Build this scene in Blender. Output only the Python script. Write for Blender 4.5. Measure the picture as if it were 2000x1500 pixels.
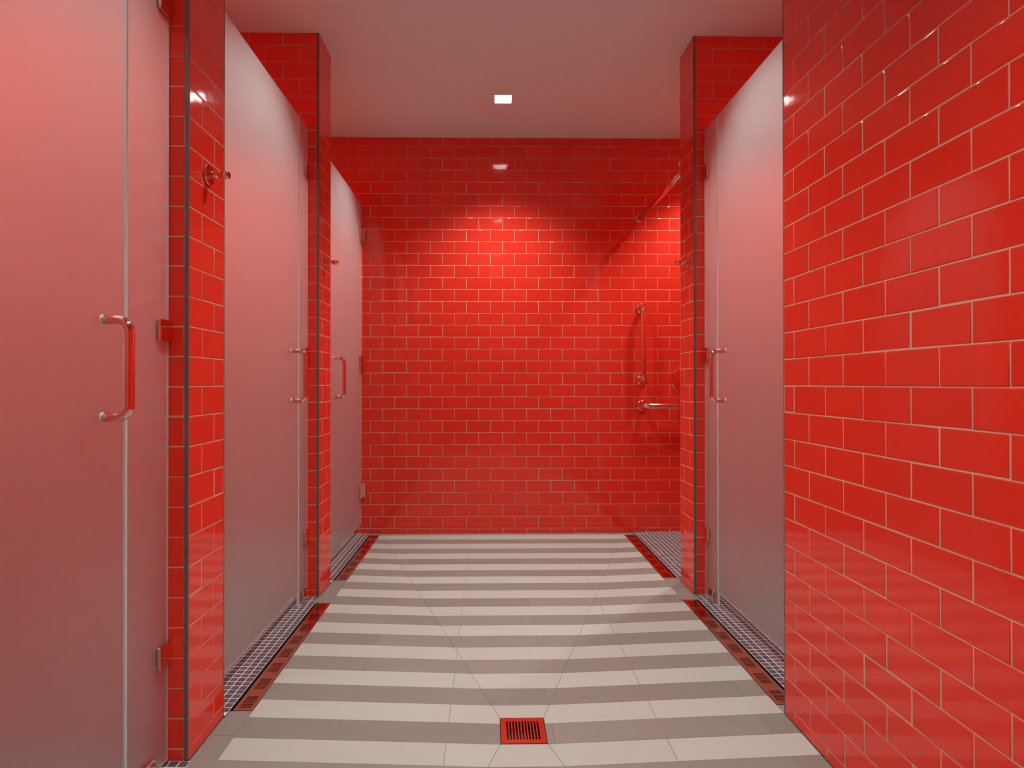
import bpy, math, random
from mathutils import Matrix, Vector
random.seed(7)
S = bpy.context.scene
for o in list(bpy.data.objects): bpy.data.objects.remove(o)
C = S.collection

# ------------------------------------------------------------------ camera
CAMZ = 0.963
FPX, CX, CY = 1157.753, 970.112, 744.473
YAW, PITCH, ROLL = 0.01283, 0.00435, 0.00062
cd = bpy.data.cameras.new('camera')
cd.sensor_width = 36.0
cd.lens = 36.0 * FPX / 2000.0
cd.shift_x = (1000.0 - CX) / 2000.0
cd.shift_y = -(750.0 - CY) / 2000.0
cd.clip_start = 0.02
cam = bpy.data.objects.new('camera', cd); C.objects.link(cam)
Rcam = (Matrix.Rotation(-YAW, 4, 'Z') @ Matrix.Rotation(math.pi / 2 + PITCH, 4, 'X') @ Matrix.Rotation(-ROLL, 4, 'Z'))
cam.matrix_world = Matrix.Translation((0, 0, CAMZ)) @ Rcam
S.camera = cam
_RI = Rcam.to_3x3().transposed()

def project(p):
    q = _RI @ (Vector(p) - Vector((0, 0, CAMZ)))
    if q.z > -0.05: return None
    return (CX + FPX * q.x / -q.z, CY - FPX * q.y / -q.z)

# ------------------------------------------------------------------ world, view
w = bpy.data.worlds.new('world'); S.world = w; w.use_nodes = True
w.node_tree.nodes['Background'].inputs[0].default_value = (0.02, 0.018, 0.018, 1)
w.node_tree.nodes['Background'].inputs[1].default_value = 1.0
S.view_settings.view_transform = 'Standard'
S.view_settings.look = 'None'
S.view_settings.gamma = 1.0
S.view_settings.use_curve_mapping = False
S.view_settings.exposure = 0.0

LAMP_W_CORRIDOR = 104.0
LAMP_W_STALL = 70.0
SPOT_CORRIDOR = (math.radians(108), 1.0)
SPOT_STALL = (math.radians(101), 0.6)

# ------------------------------------------------------------------ dimensions
ZC = 2.552                      # ceiling
D = 3.8212                      # back wall
XL, XR = -0.768, 0.933          # partition ends
XRW = 0.8623                    # near right wall
GL, GR = -0.822, 0.987          # glass planes
XLO, XRO = -1.80, 1.98          # outer walls
YB = -1.60                      # wall behind the camera
W, H = 0.1545, 0.07697          # tile pitch
def zk(k): return 0.95636 - k * H
JG = 0.0018                     # grout joint

# ------------------------------------------------------------------ materials
def mat(name):
    m = bpy.data.materials.new(name); m.use_nodes = True
    nt = m.node_tree
    return m, nt, nt.nodes['Principled BSDF']
def simple(name, col, rough, metal=0.0, spec=0.5):
    m, nt, b = mat(name)
    b.inputs['Base Color'].default_value = (*col, 1)
    b.inputs['Roughness'].default_value = rough
    b.inputs['Metallic'].default_value = metal
    b.inputs['Specular IOR Level'].default_value = spec
    return m
def N(nt, t, **kw):
    n = nt.nodes.new(t)
    for k, v in kw.items(): setattr(n, k, v)
    return n

RED_A, RED_B = (0.77, 0.036, 0.018), (0.81, 0.041, 0.021)
def glazed_tile():
    m, nt, b = mat('glazed_red_tile')
    oi = N(nt, 'ShaderNodeObjectInfo'); tc = N(nt, 'ShaderNodeTexCoord')
    mix = N(nt, 'ShaderNodeMix', data_type='RGBA')
    mix.inputs[6].default_value = (*RED_A, 1); mix.inputs[7].default_value = (*RED_B, 1)
    nt.links.new(oi.outputs['Random'], mix.inputs[0]); nt.links.new(mix.outputs[2], b.inputs['Base Color'])
    b.inputs['Roughness'].default_value = 0.07
    b.inputs['Specular IOR Level'].default_value = 0.5
    mm = N(nt, 'ShaderNodeVectorMath', operation='MULTIPLY_ADD')
    cb = N(nt, 'ShaderNodeCombineXYZ')
    for i in range(3): nt.links.new(oi.outputs['Random'], cb.inputs[i])
    nt.links.new(cb.outputs[0], mm.inputs[0]); mm.inputs[1].default_value = (37, 91, 53)
    nt.links.new(tc.outputs['Object'], mm.inputs[2])
    no = N(nt, 'ShaderNodeTexNoise'); no.inputs['Scale'].default_value = 17; no.inputs['Detail'].default_value = 1.0
    nt.links.new(mm.outputs[0], no.inputs['Vector'])
    bp = N(nt, 'ShaderNodeBump'); bp.inputs['Strength'].default_value = 0.12; bp.inputs['Distance'].default_value = 0.004
    nt.links.new(no.outputs['Fac'], bp.inputs['Height']); nt.links.new(bp.outputs[0], b.inputs['Normal'])
    return m
def brick_tile(name, axis):
    # red running-bond tile for surfaces the photograph does not show directly
    m, nt, b = mat(name)
    tc = N(nt, 'ShaderNodeTexCoord'); sp = N(nt, 'ShaderNodeSeparateXYZ'); cb = N(nt, 'ShaderNodeCombineXYZ')
    nt.links.new(tc.outputs['Object'], sp.inputs[0])
    nt.links.new(sp.outputs[axis], cb.inputs[0]); nt.links.new(sp.outputs[2], cb.inputs[1])
    br = N(nt, 'ShaderNodeTexBrick')
    br.inputs['Color1'].default_value = (*RED_A, 1); br.inputs['Color2'].default_value = (*RED_B, 1)
    br.inputs['Mortar'].default_value = (0.5, 0.33, 0.25, 1)
    br.inputs['Scale'].default_value = 1.0; br.inputs['Mortar Size'].default_value = 0.001
    br.inputs['Brick Width'].default_value = W; br.inputs['Row Height'].default_value = H
    nt.links.new(cb.outputs[0], br.inputs['Vector']); nt.links.new(br.outputs['Color'], b.inputs['Base Color'])
    b.inputs['Roughness'].default_value = 0.1
    return m
def noisy(name, c1, c2, rough, scale, bump=0.0, metal=0.0, stretch=(1, 1, 1), spec=0.5):
    m, nt, b = mat(name)
    tc = N(nt, 'ShaderNodeTexCoord'); mp = N(nt, 'ShaderNodeMapping'); mp.inputs['Scale'].default_value = stretch
    oi = N(nt, 'ShaderNodeObjectInfo')
    nt.links.new(tc.outputs['Object'], mp.inputs[0]); nt.links.new(oi.outputs['Random'], mp.inputs['Location'])
    no = N(nt, 'ShaderNodeTexNoise'); no.inputs['Scale'].default_value = scale; no.inputs['Detail'].default_value = 5
    nt.links.new(mp.outputs[0], no.inputs['Vector'])
    ad = N(nt, 'ShaderNodeMath', operation='MULTIPLY_ADD'); ad.inputs[1].default_value = 0.5; ad.inputs[2].default_value = -0.05
    nt.links.new(oi.outputs['Random'], ad.inputs[0])
    ad2 = N(nt, 'ShaderNodeMath', operation='MULTIPLY_ADD'); ad2.inputs[1].default_value = 0.6
    nt.links.new(no.outputs['Fac'], ad2.inputs[0]); nt.links.new(ad.outputs[0], ad2.inputs[2])
    mix = N(nt, 'ShaderNodeMix', data_type='RGBA')
    mix.inputs[6].default_value = (*c1, 1); mix.inputs[7].default_value = (*c2, 1)
    nt.links.new(ad2.outputs[0], mix.inputs[0]); nt.links.new(mix.outputs[2], b.inputs['Base Color'])
    b.inputs['Roughness'].default_value = rough; b.inputs['Metallic'].default_value = metal
    b.inputs['Specular IOR Level'].default_value = spec
    if bump:
        bp = N(nt, 'ShaderNodeBump'); bp.inputs['Strength'].default_value = bump; bp.inputs['Distance'].default_value = 0.002
        nt.links.new(no.outputs['Fac'], bp.inputs['Height']); nt.links.new(bp.outputs[0], b.inputs['Normal'])
    return m
def frosted():
    m, nt, b = mat('frosted_glass')
    b.inputs['Base Color'].default_value = (0.93, 0.95, 0.95, 1)
    b.inputs['Transmission Weight'].default_value = 1.0
    b.inputs['Roughness'].default_value = 0.30; b.inputs['IOR'].default_value = 1.45
    tr = N(nt, 'ShaderNodeBsdfTranslucent'); tr.inputs[0].default_value = (0.92, 0.95, 0.95, 1)
    mx = N(nt, 'ShaderNodeMixShader'); mx.inputs[0].default_value = 0.15
    nt.links.new(b.outputs[0], mx.inputs[1]); nt.links.new(tr.outputs[0], mx.inputs[2])
    nt.links.new(mx.outputs[0], nt.nodes['Material Output'].inputs[0])
    return m
def emitter(name, col, s):
    m, nt, b = mat(name)
    b.inputs['Base Color'].default_value = (0.9, 0.9, 0.9, 1)
    b.inputs['Emission Color'].default_value = (*col, 1); b.inputs['Emission Strength'].default_value = s
    return m

M = {}
M['tile'] = glazed_tile()
M['tile_x'] = brick_tile('red_tile_along_x', 0)
M['tile_y'] = brick_tile('red_tile_along_y', 1)
M['grout'] = noisy('beige_grout', (0.54, 0.36, 0.26), (0.62, 0.43, 0.32), 0.9, 60)
M['ceiling'] = noisy('ceiling_paint', (0.72, 0.79, 0.78), (0.75, 0.82, 0.81), 0.85, 3)
M['stone_light'] = noisy('light_stone_tile', (0.435, 0.392, 0.35), (0.50, 0.455, 0.41), 0.42, 5, 0.04, stretch=(1.5, 5, 1))
M['stone_dark'] = noisy('taupe_stone_tile', (0.225, 0.187, 0.165), (0.28, 0.235, 0.208), 0.40, 6, 0.05, stretch=(1.5, 5, 1))
M['floor_grout'] = simple('floor_grout', (0.24, 0.20, 0.165), 0.9)
M['mosaic'] = noisy('plum_grey_mosaic', (0.075, 0.055, 0.062), (0.125, 0.098, 0.108), 0.30, 40, 0.05)
M['mosaic_grout'] = simple('pale_mosaic_grout', (0.66, 0.60, 0.59), 0.9)
M['frost'] = frosted()
m, nt, b = mat('green_glass_edge')
b.inputs['Base Color'].default_value = (0.72, 0.86, 0.84, 1); b.inputs['Roughness'].default_value = 0.25
b.inputs['Transmission Weight'].default_value = 0.25
M['edge'] = m
M['copper'] = simple('polished_rose_metal', (0.87, 0.52, 0.42), 0.07, 1.0)
M['copper_plate'] = simple('satin_rose_metal', (0.88, 0.52, 0.37), 0.15, 1.0)
M['trim'] = noisy('brushed_bronze_trim', (0.16, 0.125, 0.105), (0.20, 0.16, 0.135), 0.38, 30, 0.0, 0.3, (1, 1, 0.05))
M['dark'] = simple('dark_drain_well', (0.02, 0.017, 0.016), 0.35)
M['lens'] = emitter('lamp_lens', (1.0, 1.0, 1.0), 22.0)
M['white'] = simple('white_lamp_trim', (0.85, 0.84, 0.82), 0.4)
M['pipe_chrome'] = simple('pale_washer', (0.72, 0.77, 0.78), 0.35)

# ------------------------------------------------------------------ mesh helpers
class MB:
    def __init__(s): s.v = []; s.f = []; s.m = []; s.sm = []
    def add(s, vs, fs, mi=0, smooth=False):
        o = len(s.v); s.v += [tuple(p) for p in vs]
        for f in fs: s.f.append(tuple(o + i for i in f)); s.m.append(mi); s.sm.append(smooth)
    def box(s, x0, x1, y0, y1, z0, z1, mi=0, face_m=None):
        o = len(s.v)
        s.v += [(x, y, z) for z in (z0, z1) for y in (y0, y1) for x in (x0, x1)]
        names = ('-z', '+z', '-y', '+y', '-x', '+x')
        fs = ((0, 2, 3, 1), (4, 5, 7, 6), (0, 1, 5, 4), (2, 6, 7, 3), (0, 4, 6, 2), (1, 3, 7, 5))
        for n, f in zip(names, fs):
            s.f.append(tuple(o + i for i in f)); s.m.append((face_m or {}).get(n, mi)); s.sm.append(False)
    def bbox(s, x0, x1, y0, y1, z0, z1, r, mi=0):
        # box with chamfered edges
        o = len(s.v); pts = []
        idx = {}
        for ix, (xa, sx) in enumerate(((x0, 1), (x1, -1))):
            for iy, (ya, sy) in enumerate(((y0, 1), (y1, -1))):
                for iz, (za, sz) in enumerate(((z0, 1), (z1, -1))):
                    for ax in range(3):
                        p = [xa + sx * r, ya + sy * r, za + sz * r]
                        p[ax] = (xa, ya, za)[ax]
                        idx[(ix, iy, iz, ax)] = len(pts); pts.append(p)
        fs = []
        for ax in range(3):
            a, b_ = [i for i in range(3) if i != ax]
            for side in (0, 1):
                loop = []
                for (u, v) in ((0, 0), (1, 0), (1, 1), (0, 1)):
                    k = [0, 0, 0]; k[ax] = side; k[a] = u; k[b_] = v
                    loop.append(idx[(*k, ax)])
                fs.append(loop)
        for ax in range(3):           # edges along ax
            a, b_ = [i for i in range(3) if i != ax]
            for u in (0, 1):
                for v in (0, 1):
                    k0 = [0, 0, 0]; k0[a] = u; k0[b_] = v; k1 = list(k0); k1[ax] = 1
                    fs.append([idx[(*k0, a)], idx[(*k0, b_)], idx[(*k1, b_)], idx[(*k1, a)]])
        for ix in (0, 1):
            for iy in (0, 1):
                for iz in (0, 1): fs.append([idx[(ix, iy, iz, 0)], idx[(ix, iy, iz, 1)], idx[(ix, iy, iz, 2)]])
        c = Vector(((x0 + x1) / 2, (y0 + y1) / 2, (z0 + z1) / 2))
        for f in fs:
            p = [Vector(pts[i]) for i in f]
            n = (p[1] - p[0]).cross(p[2] - p[0])
            if n.dot(sum(p, Vector()) / len(p) - c) < 0: f = f[::-1]
            s.f.append(tuple(o + i for i in f)); s.m.append(mi); s.sm.append(False)
        s.v += [tuple(p) for p in pts]
    def tube(s, path, r, n=16, mi=0, caps=True):
        path = [Vector(p) for p in path]; o = len(s.v)
        t0 = (path[1] - path[0]).normalized()
        up = Vector((0, 0, 1)) if abs(t0.z) < 0.9 else Vector((1, 0, 0))
        u = t0.cross(up).normalized()
        rr = r if isinstance(r, (list, tuple)) else [r] * len(path)
        for i, p in enumerate(path):
            a = path[max(i - 1, 0)]; b_ = path[min(i + 1, len(path) - 1)]
            t = (b_ - a).normalized()
            u = (u - t * u.dot(t)).normalized(); v = t.cross(u)
            for k in range(n):
                an = 2 * math.pi * k / n
                s.v.append(tuple(p + (u * math.cos(an) + v * math.sin(an)) * rr[i]))
        for i in range(len(path) - 1):
            for k in range(n):
                a = o + i * n + k; b_ = o + i * n + (k + 1) % n
                s.f.append((a, b_, b_ + n, a + n)); s.m.append(mi); s.sm.append(True)
        if caps:
            s.f.append(tuple(o + k for k in range(n))[::-1]); s.m.append(mi); s.sm.append(False)
            e = o + (len(path) - 1) * n
            s.f.append(tuple(e + k for k in range(n))); s.m.append(mi); s.sm.append(False)
    def lathe(s, base, axis, prof, n=28, mi=0):
        # prof: (distance along axis, radius); sharp steps by repeating a point
        base = Vector(base); axis = Vector(axis).normalized()
        up = Vector((0, 0, 1)) if abs(axis.z) < 0.9 else Vector((1, 0, 0))
        u = axis.cross(up).normalized(); v = axis.cross(u)
        o = len(s.v)
        for d, r in prof:
            for k in range(n):
                an = 2 * math.pi * k / n
                s.v.append(tuple(base + axis * d + (u * math.cos(an) + v * math.sin(an)) * r))
        for i in range(len(prof) - 1):
            for k in range(n):
                a = o + i * n + k; b_ = o + i * n + (k + 1) % n
                s.f.append((a, b_, b_ + n, a + n)); s.m.append(mi); s.sm.append(True)
        s.f.append(tuple(o + k for k in range(n))[::-1]); s.m.append(mi); s.sm.append(False)
        e = o + (len(prof) - 1) * n
        s.f.append(tuple(e + k for k in range(n))); s.m.append(mi); s.sm.append(False)
    def mesh(s, name, mats):
        me = bpy.data.meshes.new(name); me.from_pydata(s.v, [], s.f)
        for m_ in (mats if isinstance(mats, (list, tuple)) else [mats]): me.materials.append(m_)
        me.polygons.foreach_set('material_index', s.m); me.polygons.foreach_set('use_smooth', s.sm)
        me.update(); return me
    def build(s, name, mats, parent=None, origin=None):
        if origin is not None:
            ox = Vector(origin); s.v = [tuple(Vector(p) - ox) for p in s.v]
        me = s.mesh(name, mats)
        o = bpy.data.objects.new(name, me); C.objects.link(o)
        if parent is not None: o.parent = parent
        if origin is not None: o.location = Vector(origin) - (Vector(parent.location) if parent is not None else Vector())
        return o
def tag(o, label=None, cat=None, group=None, kind=None):
    if label: o['label'] = label
    if cat: o['category'] = cat
    if group: o['group'] = group
    if kind: o['kind'] = kind
    return o
def thing(name, loc, label, cat, group=None):
    o = bpy.data.objects.new(name, None); o.empty_display_size = 0.05; C.objects.link(o); o.location = loc
    return tag(o, label, cat, group)
def sub(mb, name, mats, root, parent):
    # piece of a part: the part sits at its root's origin
    l = Vector(root.location)
    mb.v = [tuple(Vector(p) - l) for p in mb.v]
    return mb.build(name, mats, parent)
def part(mb, name, mats, root, kind=None):
    # mesh in world coordinates -> child in the root's space
    l = Vector(root.location)
    mb.v = [tuple(Vector(p) - l) for p in mb.v]
    o = mb.build(name, mats, root)
    if kind: o['kind'] = kind
    return o

# ------------------------------------------------------------------ wall tiles
_tile_cache = {}
def tile_geo(a, b):
    rings = ((a, b, -0.006), (a, b, -0.0011), (a - 0.0006, b - 0.0006, -0.0005), (a - 0.0030, b - 0.0030, 0.0))
    v = []; f = []; sm = []
    for x, y, z in rings: v += [(-x, -y, z), (x, -y, z), (x, y, z), (-x, y, z)]
    for r in range(3):
        for k in range(4):
            a_ = r * 4 + k; b_ = r * 4 + (k + 1) % 4
            f.append((a_, b_, b_ + 4, a_ + 4)); sm.append(r > 0)
    f.append((12, 13, 14, 15)); sm.append(False)
    return v, f, sm
def tile_mesh(wd, ht):
    k = (round(wd, 4), round(ht, 4))
    if k not in _tile_cache:
        mb = MB(); v, f, sm = tile_geo(wd / 2, ht / 2)
        mb.v = v; mb.f = f; mb.sm = sm; mb.m = [0] * len(f)
        _tile_cache[k] = mb.mesh('tile', M['tile'])
    return _tile_cache[k]
def rows(zmax=ZC):
    zs = [0.0]
    for k in range(12, -21, -1): zs.append(zk(k))
    zs.append(zmax)
    # (upper line index ku, z0, z1)
    out = [(12, zs[0], zs[1])]
    for i, k in enumerate(range(11, -21, -1)): out.append((k, zk(k + 1), zk(k)))
    out.append((-21, zk(-20), zmax))
    return out
def tile_face(parent, org, u, n, u0, u1, joint, cap=300, z_from=0.0, z_to=ZC, want=None, keep=None):
    """running-bond tiles on the plane through org with horizontal axis u and outward normal n.
    joint(ku) -> offset of one joint along u.  want(p) says whether a tile may show in the photograph."""
    org = Vector(org); u = Vector(u); n = Vector(n); z = Vector((0, 0, 1))
    rects = []
    for ku, z0, z1 in rows():
        if z1 <= z_from + 0.002 or z0 >= z_to - 0.002: continue
        z0 = max(z0, z_from); z1 = min(z1, z_to)
        js = joint(ku)
        if callable(js): js = js(u0, u1)
        if isinstance(js, (int, float)):
            a = js + math.ceil((u0 - js) / W - 1e-6) * W
            js = []
            while a < u1 - 1e-4: js.append(a); a += W
        e = [u0] + [j for j in js if u0 + 0.006 < j < u1 - 0.006] + [u1]
        for a, b in zip(e[:-1], e[1:]):
            lo = JG / 2 if a > u0 else 0.0006; hi = JG / 2 if b < u1 else 0.0006
            rects.append((a + lo, b - hi, z0 + JG / 2, z1 - JG / 2))
    vis = []; rest = []
    for r in rects:
        pr_ = [project(org + u * a + z * b) for a in r[:2] for b in r[2:]]
        ok = all(p is not None for p in pr_)
        if ok:
            xs = [p[0] for p in pr_]; ys = [p[1] for p in pr_]
            ok = max(xs) > 0 and min(xs) < 2000 and max(ys) > 0 and min(ys) < 1500
        c = org + u * ((r[0] + r[1]) / 2) + z * ((r[2] + r[3]) / 2)
        if ok and want is not None: ok = want(c)
        if ok:
            ar = (min(max(xs), 2000) - max(min(xs), 0)) * (min(max(ys), 1500) - max(min(ys), 0))
            vis.append((ar, r))
        else: rest.append(r)
    vis.sort(key=lambda t: -t[0])
    rest += [r for _, r in vis[cap:]]
    B = Matrix((u, z, n)).transposed()
    if B.determinant() < 0: B = Matrix((-u, z, n)).transposed()
    for _, r in vis[:cap]:
        o = bpy.data.objects.new('tile', tile_mesh(r[1] - r[0], r[3] - r[2])); C.objects.link(o); o.parent = parent
        c = org + u * ((r[0] + r[1]) / 2) + z * ((r[2] + r[3]) / 2) + n * random.gauss(0, 0.00018)
        R_ = B @ Matrix.Rotation(random.gauss(0, 0.0016), 3, 'X') @ Matrix.Rotation(random.gauss(0, 0.0012), 3, 'Y')
        o.matrix_basis = Matrix.Translation(c) @ R_.to_4x4()
    if rest:
        mb = MB()
        for r in rest:
            if keep is not None and not keep(r): continue
            c = org + u * ((r[0] + r[1]) / 2) + z * ((r[2] + r[3]) / 2) + n * random.gauss(0, 0.00018)
            R_ = B @ Matrix.Rotation(random.gauss(0, 0.0016), 3, 'X') @ Matrix.Rotation(random.gauss(0, 0.0012), 3, 'Y')
            v, f, sm = tile_geo((r[1] - r[0]) / 2, (r[3] - r[2]) / 2)
            o0 = len(mb.v)
            mb.v += [tuple(c + R_ @ Vector(p)) for p in v]
            mb.f += [tuple(o0 + i for i in g) for g in f]; mb.sm += sm; mb.m += [0] * len(f)
        if mb.f:
            o = mb.build('tile_field', M['tile'], parent); o['kind'] = 'stuff'

GD = 0.0007          # grout sits this far behind the tile faces
def wall_box(name, x0, x1, y0, y1, faces, label):
    """wall core; faces: dict face-> 'grout' (tiled in geometry); the others get procedural tile"""
    i = {'-x': 0, '+x': 0, '-y': 0, '+y': 0}
    if '-x' in faces: x0 += GD
    if '+x' in faces: x1 -= GD
    if '-y' in faces: y0 += GD
    if '+y' in faces: y1 -= GD
    fm = {'-x': 1, '+x': 1, '-y': 2, '+y': 2, '-z': 0, '+z': 0}
    for f in faces: fm[f] = 0
    mb = MB(); mb.box(x0, x1, y0, y1, 0, ZC, 0, fm)
    return tag(mb.build(name, [M['grout'], M['tile_y'], M['tile_x']]), label, 'wall', kind='structure')

# back wall
wb = wall_box('wall_back', XLO, XRO, D, D + 0.15, ['-y'], 'far end wall of glossy red running bond tile')
tile_face(wb, (0, D, 0), (1, 0, 0), (0, -1, 0), -1.40, 1.60,
          lambda ku: -0.91699 + (0.0 if ku % 2 else W / 2), cap=300,
          want=lambda c: -0.98 < c.x < 1.18 and not (c.x < -0.83 and c.z < 2.1))
# near right wall
wr = wall_box('wall_right', XRW, XRO, YB, 1.724, ['-x'], 'near right wall of large glossy red tiles beside the camera')
tile_face(wr, (XRW, 0, 0), (0, 1, 0), (-1, 0, 0), YB, 1.7225,
          lambda ku: 1.66552 - (W / 2 if ku % 2 else 0.0), cap=300)
# partitions between the showers
P1 = (1.525, 1.7285); P2 = (2.686, 2.885); P3 = (2.690, 2.880)
TRW = 0.0108
def end_joint(ku): return [P_cur[0] + (0.142 if ku % 2 else 0.072)]
wl1 = wall_box('wall_partition_1', XLO, XL, *P1, ['+x', '-y'], 'near left tiled partition with the large hook on its end')
P_cur = P1
tile_face(wl1, (XL, 0, 0), (0, 1, 0), (1, 0, 0), P1[0] + 0.001, P1[1] - 0.0015, end_joint)
tile_face(wl1, (0, P1[0], 0), (1, 0, 0), (0, -1, 0), -1.45, XL - TRW,
          lambda ku: XL - TRW - (0.0 if ku % 2 else W / 2), want=lambda c: c.x > -0.87)
wl2 = wall_box('wall_partition_2', XLO, XL, *P2, ['+x', '-y'], 'far left tiled partition between the second and third shower')
P_cur = (P2[0] - 0.012, 0)
tile_face(wl2, (XL, 0, 0), (0, 1, 0), (1, 0, 0), P2[0] + 0.001, P2[1] - 0.0015, end_joint)
tile_face(wl2, (0, P2[0], 0), (1, 0, 0), (0, -1, 0), -1.45, XL - TRW,
          lambda ku: XL - TRW - (0.0 if ku % 2 else W / 2), want=lambda c: c.x > -0.87 or c.z > 2.07)
wr3 = wall_box('wall_partition_3', XR, XRO, *P3, ['-x', '-y'], 'far right tiled partition with a small hook on its end')
P_cur = (P3[0] - 0.012, 0)
tile_face(wr3, (XR, 0, 0), (0, 1, 0), (-1, 0, 0), P3[0] + 0.001, P3[1] - 0.0015, end_joint)
tile_face(wr3, (0, P3[0], 0), (1, 0, 0), (0, -1, 0), XR + TRW, 1.60,
          lambda ku: XR + TRW + (0.0 if ku % 2 else W / 2), want=lambda c: c.x < 1.03 or c.z > 2.05)
# outer walls, wall behind the camera, ceiling
def plain_wall(name, x0, x1, y0, y1, label):
    mb = MB(); mb.box(x0, x1, y0, y1, 0, ZC, 0, {'-x': 0, '+x': 0, '-y': 1, '+y': 1})
    return tag(mb.build(name, [M['tile_y'], M['tile_x']]), label, 'wall', kind='structure')
plain_wall('wall_left', XLO - 0.1, XLO, YB, D, 'red tiled rear wall inside the left showers')
plain_wall('wall_shower_right', XRO, XRO + 0.1, YB, D, 'red tiled rear wall inside the right showers')
plain_wall('wall_front', XLO, XRW, YB - 0.1, YB, 'red tiled wall behind the viewer')
plain_wall('wall_front_left', XLO, XL, YB, 0.42, 'red tiled wall left of the viewer before the first shower')
LAMPS = [(0.080, 3.300, 0, 'square recessed light on the ceiling before the far wall'),
         (0.080, 1.900, 0, 'square recessed ceiling light above the middle of the corridor'),
         (0.080, 0.450, 0, 'square recessed ceiling light just above the viewer'),
         (0.080, -0.900, 0, 'added square recessed fill light, unseen on the ceiling behind the viewer'),  # extra downlight added out of view as fill for the corridor
         (1.425, 3.410, 1, 'square recessed ceiling light inside the open far right shower'),
         (1.425, 2.150, 1, 'square recessed ceiling light inside the near right shower'),
         (-1.250, 3.330, 1, 'square recessed ceiling light inside the far left corner shower'),
         (-1.250, 2.150, 1, 'square recessed ceiling light inside the second left shower'),
         (-1.250, 0.980, 1, 'square recessed ceiling light inside the nearest left shower')]
LS = 0.050          # half width of a lamp opening
mb = MB()
gx = sorted({XLO - 0.1, XRO + 0.1} | {round(l[0] + q * LS, 5) for l in LAMPS for q in (-1, 1)})
gy = sorted({YB - 0.1, D + 0.15} | {round(l[1] + q * LS, 5) for l in LAMPS for q in (-1, 1)})
for xa, xb in zip(gx[:-1], gx[1:]):
    for ya, yb in zip(gy[:-1], gy[1:]):
        cx, cy = (xa + xb) / 2, (ya + yb) / 2
        if any(abs(cx - l[0]) < LS and abs(cy - l[1]) < LS for l in LAMPS): continue
        mb.add([(xa, ya, ZC), (xa, yb, ZC), (xb, yb, ZC), (xb, ya, ZC)], [(0, 1, 2, 3)])
mb.box(XLO - 0.1, XRO + 0.1, YB - 0.1, D + 0.15, ZC + 0.08, ZC + 0.14)
tag(mb.build('ceiling', M['ceiling']), 'plain pale painted flat ceiling above the corridor', 'ceiling', kind='structure')

# metal edge trims
def edge_trim(i, x0, x1, y0, y1, label):
    mb = MB(); mb.bbox(x0, x1, y0, y1, 0.0, ZC, 0.0008)
    tag(mb.build('trim_%d' % i, M['trim']), label, 'trim', kind='structure')
edge_trim(1, XL - TRW, XL + 0.0006, P1[0] - 0.0012, P1[0] + 0.0022, 'bronze corner trim on the near left partition')
edge_trim(2, XL - TRW, XL + 0.0006, P2[0] - 0.0012, P2[0] + 0.0022, 'bronze corner trim on the far left partition')
edge_trim(3, XR - 0.0006, XR + TRW, P3[0] - 0.0012, P3[0] + 0.0022, 'bronze corner trim on the far right partition')
edge_trim(4, XRW - 0.0006, XRW + 0.008, 1.7225, 1.7258, 'thin bronze corner trim at the end of the near right wall')
edge_trim(5, XL - 0.008, XL + 0.0005, P1[1] - 0.0015, P1[1] + 0.0012, 'thin dark corner trim on the far edge of the near left partition')

# ------------------------------------------------------------------ corridor floor
FX0, FX1, FY0, FY1 = -0.697, 0.8615, -0.45, D
DX0, DX1, DY0, DY1, DZ = 0.031, 0.161, 1.630, 1.758, -0.025
T = 0.008
facets = {
    'back': [(DX0, DY1), (DX1, DY1), (FX1, FY1), (FX0, FY1)],
    'left': [(DX0, DY0), (DX0, DY1), (FX0, FY1), (FX0, FY0)],
    'right': [(DX1, DY1), (DX1, DY0), (FX1, FY0), (FX1, FY1)],
    'front': [(DX1, DY0), (DX0, DY0), (FX0, FY0), (FX1, FY0)]}
def fz(name, x, y):
    if name == 'back': t = (y - DY1) / (FY1 - DY1)
    elif name == 'front': t = (DY0 - y) / (DY0 - FY0)
    elif name == 'left': t = (DX0 - x) / (DX0 - FX0)
    elif name == 'right': t = (x - DX1) / (FX1 - DX1)
    else: return 0.0
    return DZ * (1 - t)
def area2(p): return sum(p[i][0] * p[(i + 1) % len(p)][1] - p[(i + 1) % len(p)][0] * p[i][1] for i in range(len(p)))
def ccw(p): return p if area2(p) > 0 else p[::-1]
def clip(poly, cl, inset=0.0):
    cl = ccw(cl); out = ccw(poly)
    for i in range(len(cl)):
        a = cl[i]; b_ = cl[(i + 1) % len(cl)]
        ex, ey = b_[0] - a[0], b_[1] - a[1]; l = math.hypot(ex, ey)
        if l < 1e-9: continue
        nx, ny = -ey / l, ex / l
        dd = lambda p: (p[0] - a[0]) * nx + (p[1] - a[1]) * ny - inset
        res = []
        for j in range(len(out)):
            p, q = out[j], out[(j + 1) % len(out)]
            dp, dq = dd(p), dd(q)
            if dp >= 0: res.append(p)
            if (dp >= 0) != (dq >= 0):
                t = dp / (dp - dq); res.append((p[0] + t * (q[0] - p[0]), p[1] + t * (q[1] - p[1])))
        out = res
        if len(out) < 3: return []
    return out
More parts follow.
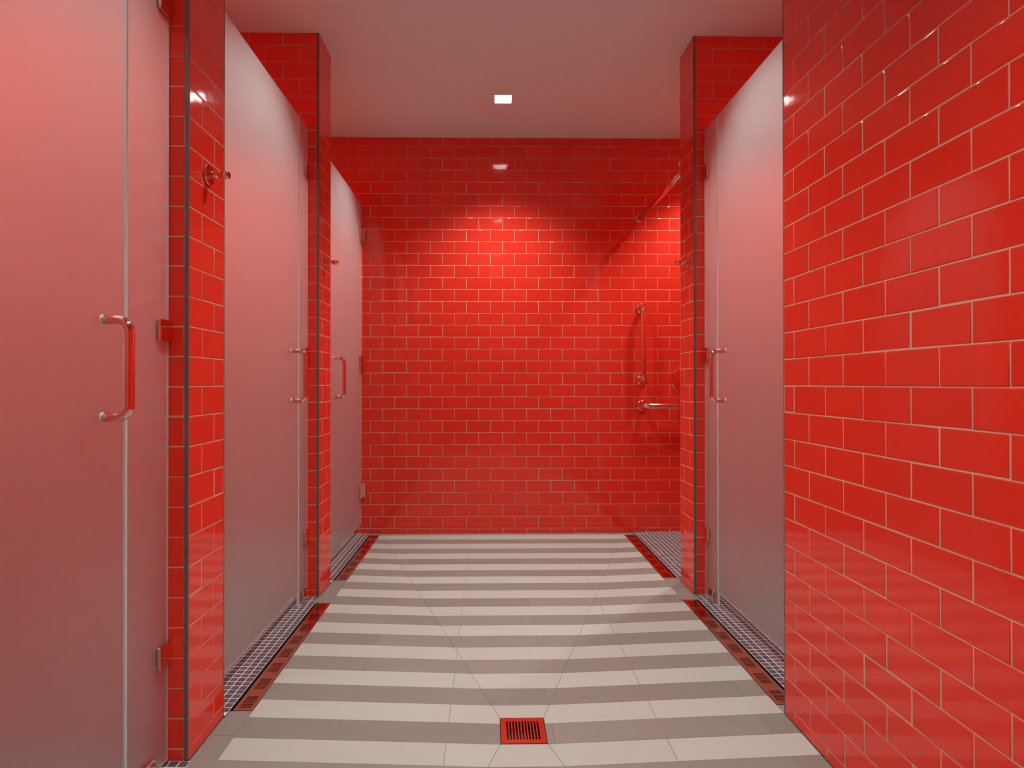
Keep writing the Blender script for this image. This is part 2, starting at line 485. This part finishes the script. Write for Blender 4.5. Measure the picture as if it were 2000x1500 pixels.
# grout bed
mb = MB()
for nme, poly in facets.items():
    p = ccw(poly); mb.add([(x, y, fz(nme, x, y) - 0.0013) for x, y in p], [tuple(range(4))])
mb.box(FX0, FX1, YB, FY0, -0.05, -0.0013)
mb.box(XL, FX0, YB, 1.760, -0.05, -0.0013)
mb.box(XL, FX0, 2.623, 2.918, -0.05, -0.0013)
mb.box(XL + 0.006, FX0, 3.788, D, -0.05, -0.0013)
mb.box(FX1, XR, 2.638, 2.934, -0.05, -0.0013)
mb.box(FX1, XR, 1.724, 1.7715, -0.05, -0.0013)
mb.box(FX1, XR - 0.006, 3.776, D, -0.05, -0.0013)
floor = tag(mb.build('floor', M['floor_grout']), 'corridor floor of alternating light and taupe stone strips falling to a centre drain', 'floor', kind='structure')
mb = MB(); mb.box(XLO, XRO, YB, D, -0.14, -0.06)
so = mb.build('subfloor', M['dark'], floor)

def slab(name, poly, zf, mtl, parent, g=0.0007, t=T, dz=0.0):
    poly = ccw(poly); p = clip(poly, poly, g)
    # drop needle points
    q = []
    for a in p:
        if not q or math.hypot(a[0] - q[-1][0], a[1] - q[-1][1]) > 4e-4: q.append(a)
    if len(q) > 2 and math.hypot(q[0][0] - q[-1][0], q[0][1] - q[-1][1]) < 4e-4: q.pop()
    if len(q) < 3 or area2(q) < 2e-5: return None
    cx = sum(a[0] for a in q) / len(q); cy = sum(a[1] for a in q) / len(q); cz = zf(cx, cy) + dz
    n = len(q); r = 0.0007
    inn = clip(q, q, r)
    mb = MB()
    if len(inn) == n:
        # match winding start
        vs = [(x - cx, y - cy, zf(x, y) + dz - t - cz) for x, y in q] + [(x - cx, y - cy, zf(x, y) + dz - r - cz) for x, y in q]
        k0 = min(range(n), key=lambda k: math.hypot(inn[k][0] - q[0][0], inn[k][1] - q[0][1]))
        inn = inn[k0:] + inn[:k0]
        vs += [(x - cx, y - cy, zf(x, y) + dz - cz) for x, y in inn]
        fs = [(i, (i + 1) % n, n + (i + 1) % n, n + i) for i in range(n)] + [(n + i, n + (i + 1) % n, 2 * n + (i + 1) % n, 2 * n + i) for i in range(n)]
        fs.append(tuple(2 * n + i for i in range(n)))
    else:
        vs = [(x - cx, y - cy, zf(x, y) + dz - t - cz) for x, y in q] + [(x - cx, y - cy, zf(x, y) + dz - cz) for x, y in q]
        fs = [(i, (i + 1) % n, n + (i + 1) % n, n + i) for i in range(n)] + [tuple(n + i for i in range(n))]
    mb.add(vs, fs)
    o = bpy.data.objects.new(name, mb.mesh(name, mtl)); C.objects.link(o); o.parent = parent; o.location = (cx, cy, cz)
    return o
SP = 0.0978; Y20 = 1.7265
def yn(n): return Y20 + (20 - n) * SP
for n in range(-2, 46):
    ya, yb = yn(n + 1), min(yn(n), D)
    if yb < FY0 + 0.02: break
    ya = max(ya, FY0)
    dark = n % 2 == 0
    x0j = 0.181 if dark else -0.118
    xs = [FX0]
    a = x0j - 0.606 * 3
    while a < FX1:
        if a > FX0 + 0.02 and a < FX1 - 0.02: xs.append(a)
        a += 0.606
    xs.append(FX1)
    for xa, xb in zip(xs[:-1], xs[1:]):
        for nme, fp in facets.items():
            pc = clip([(xa, ya), (xb, ya), (xb, yb), (xa, yb)], fp)
            if pc: slab('floor_tile', pc, lambda x, y, nme=nme: fz(nme, x, y), M['stone_dark' if dark else 'stone_light'], floor, dz=random.uniform(-0.0002, 0.0002))
flat = lambda x, y: 0.0
def border(x0, x1, y0, y1):
    slab('border_tile', [(x0, y0), (x1, y0), (x1, y1), (x0, y1)], flat, M['stone_dark'], floor)
for y0, y1 in ((-0.45, 0.43), (0.43, 1.034), (1.034, 1.637), (1.637, 1.759), (2.624, 2.9175)): border(XL + 0.002, FX0, y0, y1)
border(XL + 0.012, FX0, 3.789, D - 0.001)
for y0, y1 in ((2.639, 2.792), (2.792, 2.933), (1.726, 1.771)): border(FX1, XR - 0.002, y0, y1)
border(FX1, XR - 0.012, 3.777, D - 0.001)

# ------------------------------------------------------------------ mosaic shower floors
MP = 0.0254
mos_mesh = None
def mosaic_tile_mesh():
    a = MP / 2 - 0.0013; r = 0.0006; mb = MB()
    rings = ((a, -0.006), (a, -r), (a - r, 0))
    v = []
    for x, z in rings: v += [(-x, -x, z), (x, -x, z), (x, x, z), (-x, x, z)]
    f = []
    for rr in range(2):
        for k in range(4): f.append((rr * 4 + k, rr * 4 + (k + 1) % 4, rr * 4 + 4 + (k + 1) % 4, rr * 4 + 4 + k))
    f.append((8, 9, 10, 11))
    mb.add(v, f); return mb
def shower_floor(sgn, xe, xo, y0, y1, label, single, lip=0.004):
    """xe: edge next to the corridor; sgn: direction away from it"""
    global mos_mesh
    L = abs(xo - xe); sl = 0.018
    def zz(d): return lip + d * sl
    mb = MB()
    a, b_ = sorted((xe, xo))
    za, zb = (zz(0), zz(L)) if sgn > 0 else (zz(L), zz(0))
    e = 0.0004
    mb.add([(a, y0, za - e), (b_, y0, zb - e), (b_, y1, zb - e), (a, y1, za - e),
            (a, y0, -0.05), (b_, y0, -0.05), (b_, y1, -0.05), (a, y1, -0.05)],
           [(0, 1, 2, 3), (4, 5, 1, 0), (5, 6, 2, 1), (6, 7, 3, 2), (7, 4, 0, 3)])
    mb.m = [0, 1, 1, 1, 1]
    fl = tag(mb.build('shower_floor', [M['mosaic_grout'], M['dark']]), label, 'floor', kind='structure')
    base = mosaic_tile_mesh()
    if mos_mesh is None: mos_mesh = base.mesh('mosaic_tile', M['mosaic'])
    tilt = Matrix.Rotation(-math.atan(sl) * sgn, 3, 'Y')
    ncol = int(L / MP); nrow = int((y1 - y0) / MP)
    cells = []; rest = MB()
    for i in range(ncol):
        for j in range(nrow):
            d = (i + 0.5) * MP + 0.0005
            c = Vector((xe + sgn * d, y1 - (j + 0.5) * MP - 0.001, zz(d)))
            p = project(c)
            ok = single and p is not None and 0 < p[0] < 2000 and p[1] < 1505 and i < 8
            cells.append((ok, c, i, j))
    cells.sort(key=lambda t: (not t[0], t[1].y))
    n1 = 0
    for ok, c, i, j in cells:
        R_ = tilt @ Matrix.Rotation(random.gauss(0, 0.008), 3, 'X') @ Matrix.Rotation(random.gauss(0, 0.008), 3, 'Y')
        if ok and n1 < 300:
            o = bpy.data.objects.new('mosaic_tile', mos_mesh); C.objects.link(o); o.parent = fl
            o.matrix_basis = Matrix.Translation(c) @ R_.to_4x4(); n1 += 1
        else:
            rest.add([c + R_ @ Vector(p) for p in base.v], base.f)
    o = rest.build('mosaic_field', M['mosaic'], fl); o['kind'] = 'stuff'
    return fl
shower_floor(-1, XL + 0.005, XLO, P1[1], P2[0], 'plum grey mosaic floor of the second shower on the left', True)
shower_floor(-1, XL + 0.005, XLO, P2[1], D, 'plum grey mosaic floor of the shower in the far left corner', False)
shower_floor(-1, XL + 0.008, XLO, 0.42, P1[0], 'plum grey mosaic floor of the nearest left shower', True, 0.002)
shower_floor(1, XR - 0.003, XRO, 1.726, P3[0], 'plum grey mosaic floor of the near right shower', True)
shower_floor(1, XR - 0.003, XRO, P3[1], D, 'plum grey mosaic floor of the open shower in the far right corner', True)

# ------------------------------------------------------------------ drains
def linear_drain(x0, x1, y0, y1, label):
    r = thing('linear_drain', ((x0 + x1) / 2, (y0 + y1) / 2, -0.03), label, 'drain', 'slotted drain strips along the showers')
    e = 0.0012; x0 += e; x1 -= e; y0 += e; y1 -= e
    z0, z1 = -0.0035, -0.0008
    L = y1 - y0; wd = x1 - x0
    mb = MB()
    mb.box(x0, x0 + wd * 0.20, y0, y1, z0, z1); mb.box(x1 - wd * 0.20, x1, y0, y1, z0, z1)
    xa, xb = x0 + wd * 0.20, x1 - wd * 0.20
    ng = 8; pitch = (L + 0.046 - 0.030) / ng; gl = pitch - 0.046; start = y0 + 0.015
    prev = y0
    for g in range(ng):
        a = start + g * pitch
        mb.box(xa, xb, prev, a, z0, z1)
        ns = 8; sp = gl / (ns - 0.45)
        for k in range(ns - 1): mb.box(xa, xb, a + k * sp + sp * 0.45, a + (k + 1) * sp, z0, z1)
        prev = a + gl
    mb.box(xa, xb, prev, y1, z0, z1)
    part(mb, 'cover_plate', M['copper_plate'], r)
    mb = MB()
    mb.box(x0, x1, y0, y1, -0.055, -0.045); mb.box(x0 - e, x0 + 0.0015, y0, y1, -0.05, -0.0045); mb.box(x1 - 0.0015, x1 + e * 0.5, y0, y1, -0.05, -0.0045)
    part(mb, 'channel', M['dark'], r)
    return r
linear_drain(-0.7575, -0.697, 1.762, 2.622, 'copper slotted drain strip before the second left shower')
linear_drain(-0.7575, -0.697, 2.920, 3.787, 'copper slotted drain strip before the far left corner shower')
linear_drain(0.8625, 0.925, 1.774, 2.636, 'copper slotted drain strip beside the near right shower')
linear_drain(0.8625, 0.925, 2.936, 3.774, 'copper slotted drain strip before the open far right shower')

fd = thing('floor_drain', ((DX0 + DX1) / 2, (DY0 + DY1) / 2, DZ - 0.04), 'square red copper floor drain with eleven slots in the striped floor', 'drain')
e = 0.0018; a0, a1, b0, b1 = DX0 + e, DX1 - e, DY0 + e, DY1 - e
z0, z1 = DZ - 0.005, DZ - 0.0003
sx0, sx1, sy0, sy1 = a0 + 0.0165, a1 - 0.0165, b0 + 0.018, b1 - 0.017
mb = MB()
mb.box(a0, sx0, b0, b1, z0, z1); mb.box(sx1, a1, b0, b1, z0, z1)
mb.box(sx0, sx1, b0, sy0, z0, z1); mb.box(sx0, sx1, sy1, b1, z0, z1)
part(mb, 'frame', M['copper_plate'], fd)
ns = 11; sp = (sx1 - sx0) / (ns - 0.45)
for k in range(ns - 1):
    mb = MB(); mb.box(sx0 + k * sp + sp * 0.55, sx0 + (k + 1) * sp, sy0, sy1, z0, z1)
    part(mb, 'grate_bar', M['copper_plate'], fd)
mb = MB(); mb.box(a0, a1, b0, b1, DZ - 0.04, DZ - 0.03)
for q in ((a0, a0 + .002, b0, b1), (a1 - .002, a1, b0, b1), (a0, a1, b0, b0 + .002), (a0, a1, b1 - .002, b1)): mb.box(*q, DZ - 0.04, z0)
mb.lathe(((a0 + a1) / 2, (b0 + b1) / 2, DZ - 0.03), (0, 0, 1), ((0, .03), (.004, .03), (.006, .026)), 20)
part(mb, 'drain_well', M['dark'], fd)

# ------------------------------------------------------------------ frosted glass doors and side panels
GT = 0.010
def glass(name, xc, y0, y1, z0, z1, root):
    mb = MB(); r = 0.0018
    mb.bbox(xc - GT / 2, xc + GT / 2, y0, y1, z0, z1, r)
    # big faces frosted, edges polished green
    mi = []
    for f in mb.f:
        p = [Vector(mb.v[i]) for i in f]; n = (p[1] - p[0]).cross(p[2] - p[0]).normalized()
        mi.append(0 if abs(n.x) > 0.95 else 1)
    mb.m = mi
    return part(mb, name, [M['frost'], M['edge']], root)
def pull_handle(root, door, xg, s, y, zt, zb):
    """D pull: feet on the glass face xg, grip s*0.058 out"""
    r = 0.0098; out = 0.058; rb = 0.026
    p = [Vector((xg + s * 0.004, y, zt))]
    n = 9
    for i in range(n + 1):
        a = math.pi / 2 * i / n
        p.append(Vector((xg + s * (out - rb + rb * math.sin(a)), y, zt - rb + rb * math.cos(a))))
    for i in range(n + 1):
        a = math.pi / 2 * i / n
        p.append(Vector((xg + s * (out - rb + rb * math.cos(a)), y, zb + rb - rb * math.sin(a))))
    p.append(Vector((xg + s * 0.004, y, zb)))
    mb = MB(); mb.tube(p, r, 20)
    h = sub(mb, 'pull_handle', M['copper'], root, door)
    for z in (zt, zb):
        mb = MB(); mb.lathe((xg, y, z), (s, 0, 0), ((0, 0.0106), (0.0030, 0.0106), (0.0040, 0.0099)), 20)
        sub(mb, 'handle_washer', M['pipe_chrome'], root, door)
    return h
def side_clip(root, pane, xc, s, y1, z, hh=0.027, ln=0.055):
    # square glass clamp: corridor plate, inner plate and wall leg
    mb = MB()
    for q in (1, -1):
        a, b_ = sorted((xc + q * (GT / 2 + 0.0004), xc + q * (GT / 2 + 0.0085)))
        mb.bbox(a, b_, y1 - ln, y1 - 0.0005, z - hh, z + hh, 0.001)
    return sub(mb, 'clamp', M['copper'], root, pane)
def floor_clip(root, pane, xc, y, z=0.002):
    mb = MB()
    for q in (1, -1):
        a, b_ = sorted((xc + q * (GT / 2 + 0.0004), xc + q * (GT / 2 + 0.0085)))
        mb.bbox(a, b_, y - 0.026, y + 0.026, z + 0.002, z + 0.055, 0.001)
    return sub(mb, 'clamp', M['copper'], root, pane)
ZT = 2.116
def enclosure(xc, s, door, panel, label, hy, fy=None, hinge_y=None):
    """glass front of one shower: swinging door and fixed narrow side panel in one plane"""
    r = thing('shower_enclosure', (xc, (door[0] + door[1]) / 2, 0.0), label, 'shower enclosure', 'frosted glass shower fronts')
    p = glass('side_panel', xc, panel[0], panel[1], 0.007, ZT, r)
    wall_y = panel[1] + 0.002 if hinge_y is None else panel[0] + 0.055
    for z in (1.921, 1.097, 0.285): side_clip(r, p, xc, s, wall_y, z)
    if fy: floor_clip(r, p, xc, fy, 0.004)
    d = glass('door', xc, door[0], door[1], 0.064, ZT, r)
    pull_handle(r, d, xc + s * GT / 2, s, hy, 1.099, 0.893)
    # hinges: wall plate, knuckle and the two clamp plates on the glass
    he, hs = (hinge_y, 1) if hinge_y is not None else (door[0] - 0.012, -1)
    for z in (1.916, 1.097, 0.278):
        mb = MB()
        yy = sorted((he - hs * 0.0008, he - hs * 0.009))
        mb.bbox(xc - 0.026, xc + 0.026, yy[0], yy[1], z - 0.046, z + 0.046, 0.001)
        yy = sorted((he - hs * 0.009, he - hs * 0.014))
        mb.bbox(xc - 0.011, xc + 0.011, yy[0], yy[1], z - 0.03, z + 0.03, 0.001)
        yy = sorted((he - hs * 0.014, he - hs * 0.066))
        for q in (1, -1):
            a, b_ = sorted((xc + q * (GT / 2 + 0.0004), xc + q * (GT / 2 + 0.0075)))
            mb.bbox(a, b_, yy[0], yy[1], z - 0.046, z + 0.046, 0.001)
        sub(mb, 'hinge', M['copper'], r, d)
    return r
enclosure(GL, 1, (0.52, 1.344), (1.348, P1[0] - 0.002), 'large reddish frosted glass shower front filling the left edge of the view', 1.262, 1.425)
enclosure(GL, 1, (P1[1] + 0.014, 2.553), (2.557, P2[0] - 0.002), 'frosted glass shower front between the two left partitions', 2.458, 2.622)
enclosure(GL, 1, (3.035, D - 0.015), (P2[1] + 0.002, 3.031), 'frosted glass shower front hinged on the far wall in the left corner', 3.118, None, D)
enclosure(GR, -1, (1.740, 2.533), (2.537, P3[0] - 0.002), 'frosted glass shower front on the right behind the near wall', 2.448, 2.600)

# ------------------------------------------------------------------ hooks
def robe_hook(x, s, y, z, label):
    r = thing('robe_hook', (x, y, z), label, 'hook', 'round metal robe hooks')
    mb = MB(); mb.lathe((x, y, z), (s, 0, 0), ((0.0002, .0285), (.0045, .0285), (.006, .0275), (.0065, .026)), 36)
    part(mb, 'wall_plate', M['copper'], r)
    mb = MB(); mb.lathe((x + s * .006, y, z), (s, 0, 0), ((0, .0102), (.022, .0102), (.023, .0092), (.025, .0092), (.026, .0102), (.050, .0102), (.052, .0090)), 24)
    part(mb, 'peg', M['copper'], r)
robe_hook(XL, 1, 1.627, 1.534, 'large copper robe hook on the near left partition')
robe_hook(XL, 1, 2.800, 1.535, 'small copper robe hook on the far left partition')
robe_hook(XR, -1, 2.772, 1.530, 'small copper robe hook on the far right partition')

# ------------------------------------------------------------------ open shower fittings
def flange(mb, p, ax, r=0.034): mb.lathe(p, ax, ((0.0003, r), (.004, r), (.0075, r * .93), (.0095, r * .8)), 30)
def grab_bar(label, a, b):
    a = Vector(a); b = Vector(b)
    r = thing('grab_bar', a, label, 'grab bar', 'grab bars in the open shower')
    so_ = 0.058; rb = 0.036; t = (b - a).normalized(); n = Vector((0, -1, 0))
    P = [a + n * .004]
    for i in range(8):
        an = math.pi / 2 * i / 7
        P.append(a + n * (so_ - rb + rb * math.sin(an)) + t * (rb - rb * math.cos(an)))
    for i in range(8):
        an = math.pi / 2 * i / 7
        P.append(b + n * (so_ - rb + rb * math.cos(an)) - t * (rb - rb * math.sin(an)))
    P.append(b + n * .004)
    mb = MB(); mb.tube(P, 0.0155, 20); part(mb, 'bar', M['copper'], r)
    for q in (a, b):
        mb = MB(); flange(mb, q, (0, -1, 0)); part(mb, 'flange', M['copper'], r)
grab_bar('vertical copper grab bar on the far wall of the open shower', (0.983, D, 1.450), (0.986, D, 0.986))
grab_bar('horizontal copper grab bar on the far wall below the vertical one', (0.988, D, 0.822), (1.60, D, 0.822))
r = thing('curtain_rod', (0.978, D, 2.032), 'red shower curtain rod running from the far wall above the open shower', 'curtain rod')
mb = MB(); mb.tube([(0.978, D - 0.004, 2.032), (0.978, P3[1] + 0.004, 2.032)], 0.0135, 20); part(mb, 'rod', M['copper'], r)
for y, s in ((D, -1), (P3[1], 1)):
    mb = MB(); flange(mb, (0.978, y, 2.032), (0, s, 0), 0.031); part(mb, 'flange', M['copper'], r)
r = thing('shower_valve', (1.272, D, 0.988), 'round red shower valve plate on the far wall, half hidden by the right partition', 'shower valve')
mb = MB(); mb.lathe((1.272, D, 0.988), (0, -1, 0), ((.0003, .094), (.003, .094), (.0042, .092), (.007, .075), (.0085, .05)), 48); part(mb, 'wall_plate', M['copper'], r)
mb = MB(); mb.lathe((1.272, D - .008, 0.988), (0, -1, 0), ((0, .026), (.03, .024), (.05, .020), (.055, .016)), 28)
mb.tube([(1.272, D - .045, 0.988), (1.272, D - .058, 0.90)], [.008, .006], 12); part(mb, 'lever', M['copper'], r)
# ------------------------------------------------------------------ ceiling lights
def downlight(x, y, stall, label):
    r = thing('recessed_light', (x, y, ZC), label, 'light', 'square recessed ceiling lights')
    h = LS; t = 0.004; mb = MB()
    for q in ((x - h, x - h + t, y - h, y + h), (x + h - t, x + h, y - h, y + h), (x - h + t, x + h - t, y - h, y - h + t), (x - h + t, x + h - t, y + h - t, y + h)):
        mb.box(*q, ZC + .0003, ZC + .045)
    part(mb, 'housing', M['white'], r)
    mb = MB(); e = .0055; h2 = LS + e
    for q in ((x - h2, x - h + t, y - h2, y + h2), (x + h - t, x + h2, y - h2, y + h2), (x - h + t, x + h - t, y - h2, y - h + t), (x - h + t, x + h - t, y + h - t, y + h2)):
        mb.box(*q, ZC - .002, ZC - .0002)
    part(mb, 'frame', M['white'], r)
    mb = MB(); mb.box(x - h + t, x + h - t, y - h + t, y + h - t, ZC + .034, ZC + .040); part(mb, 'lens', M['lens'], r)
    ld = bpy.data.lights.new('lamp', 'SPOT'); ld.energy = LAMP_W_STALL if stall else LAMP_W_CORRIDOR; ld.color = (0.83, 1.0, 0.96)
    ld.spot_size, ld.spot_blend = SPOT_STALL if stall else SPOT_CORRIDOR
    ld.shadow_soft_size = 0.03
    lo = bpy.data.objects.new('lamp', ld); C.objects.link(lo); lo.parent = r; lo.location = (0, 0, .002)
for l in LAMPS: downlight(*l)
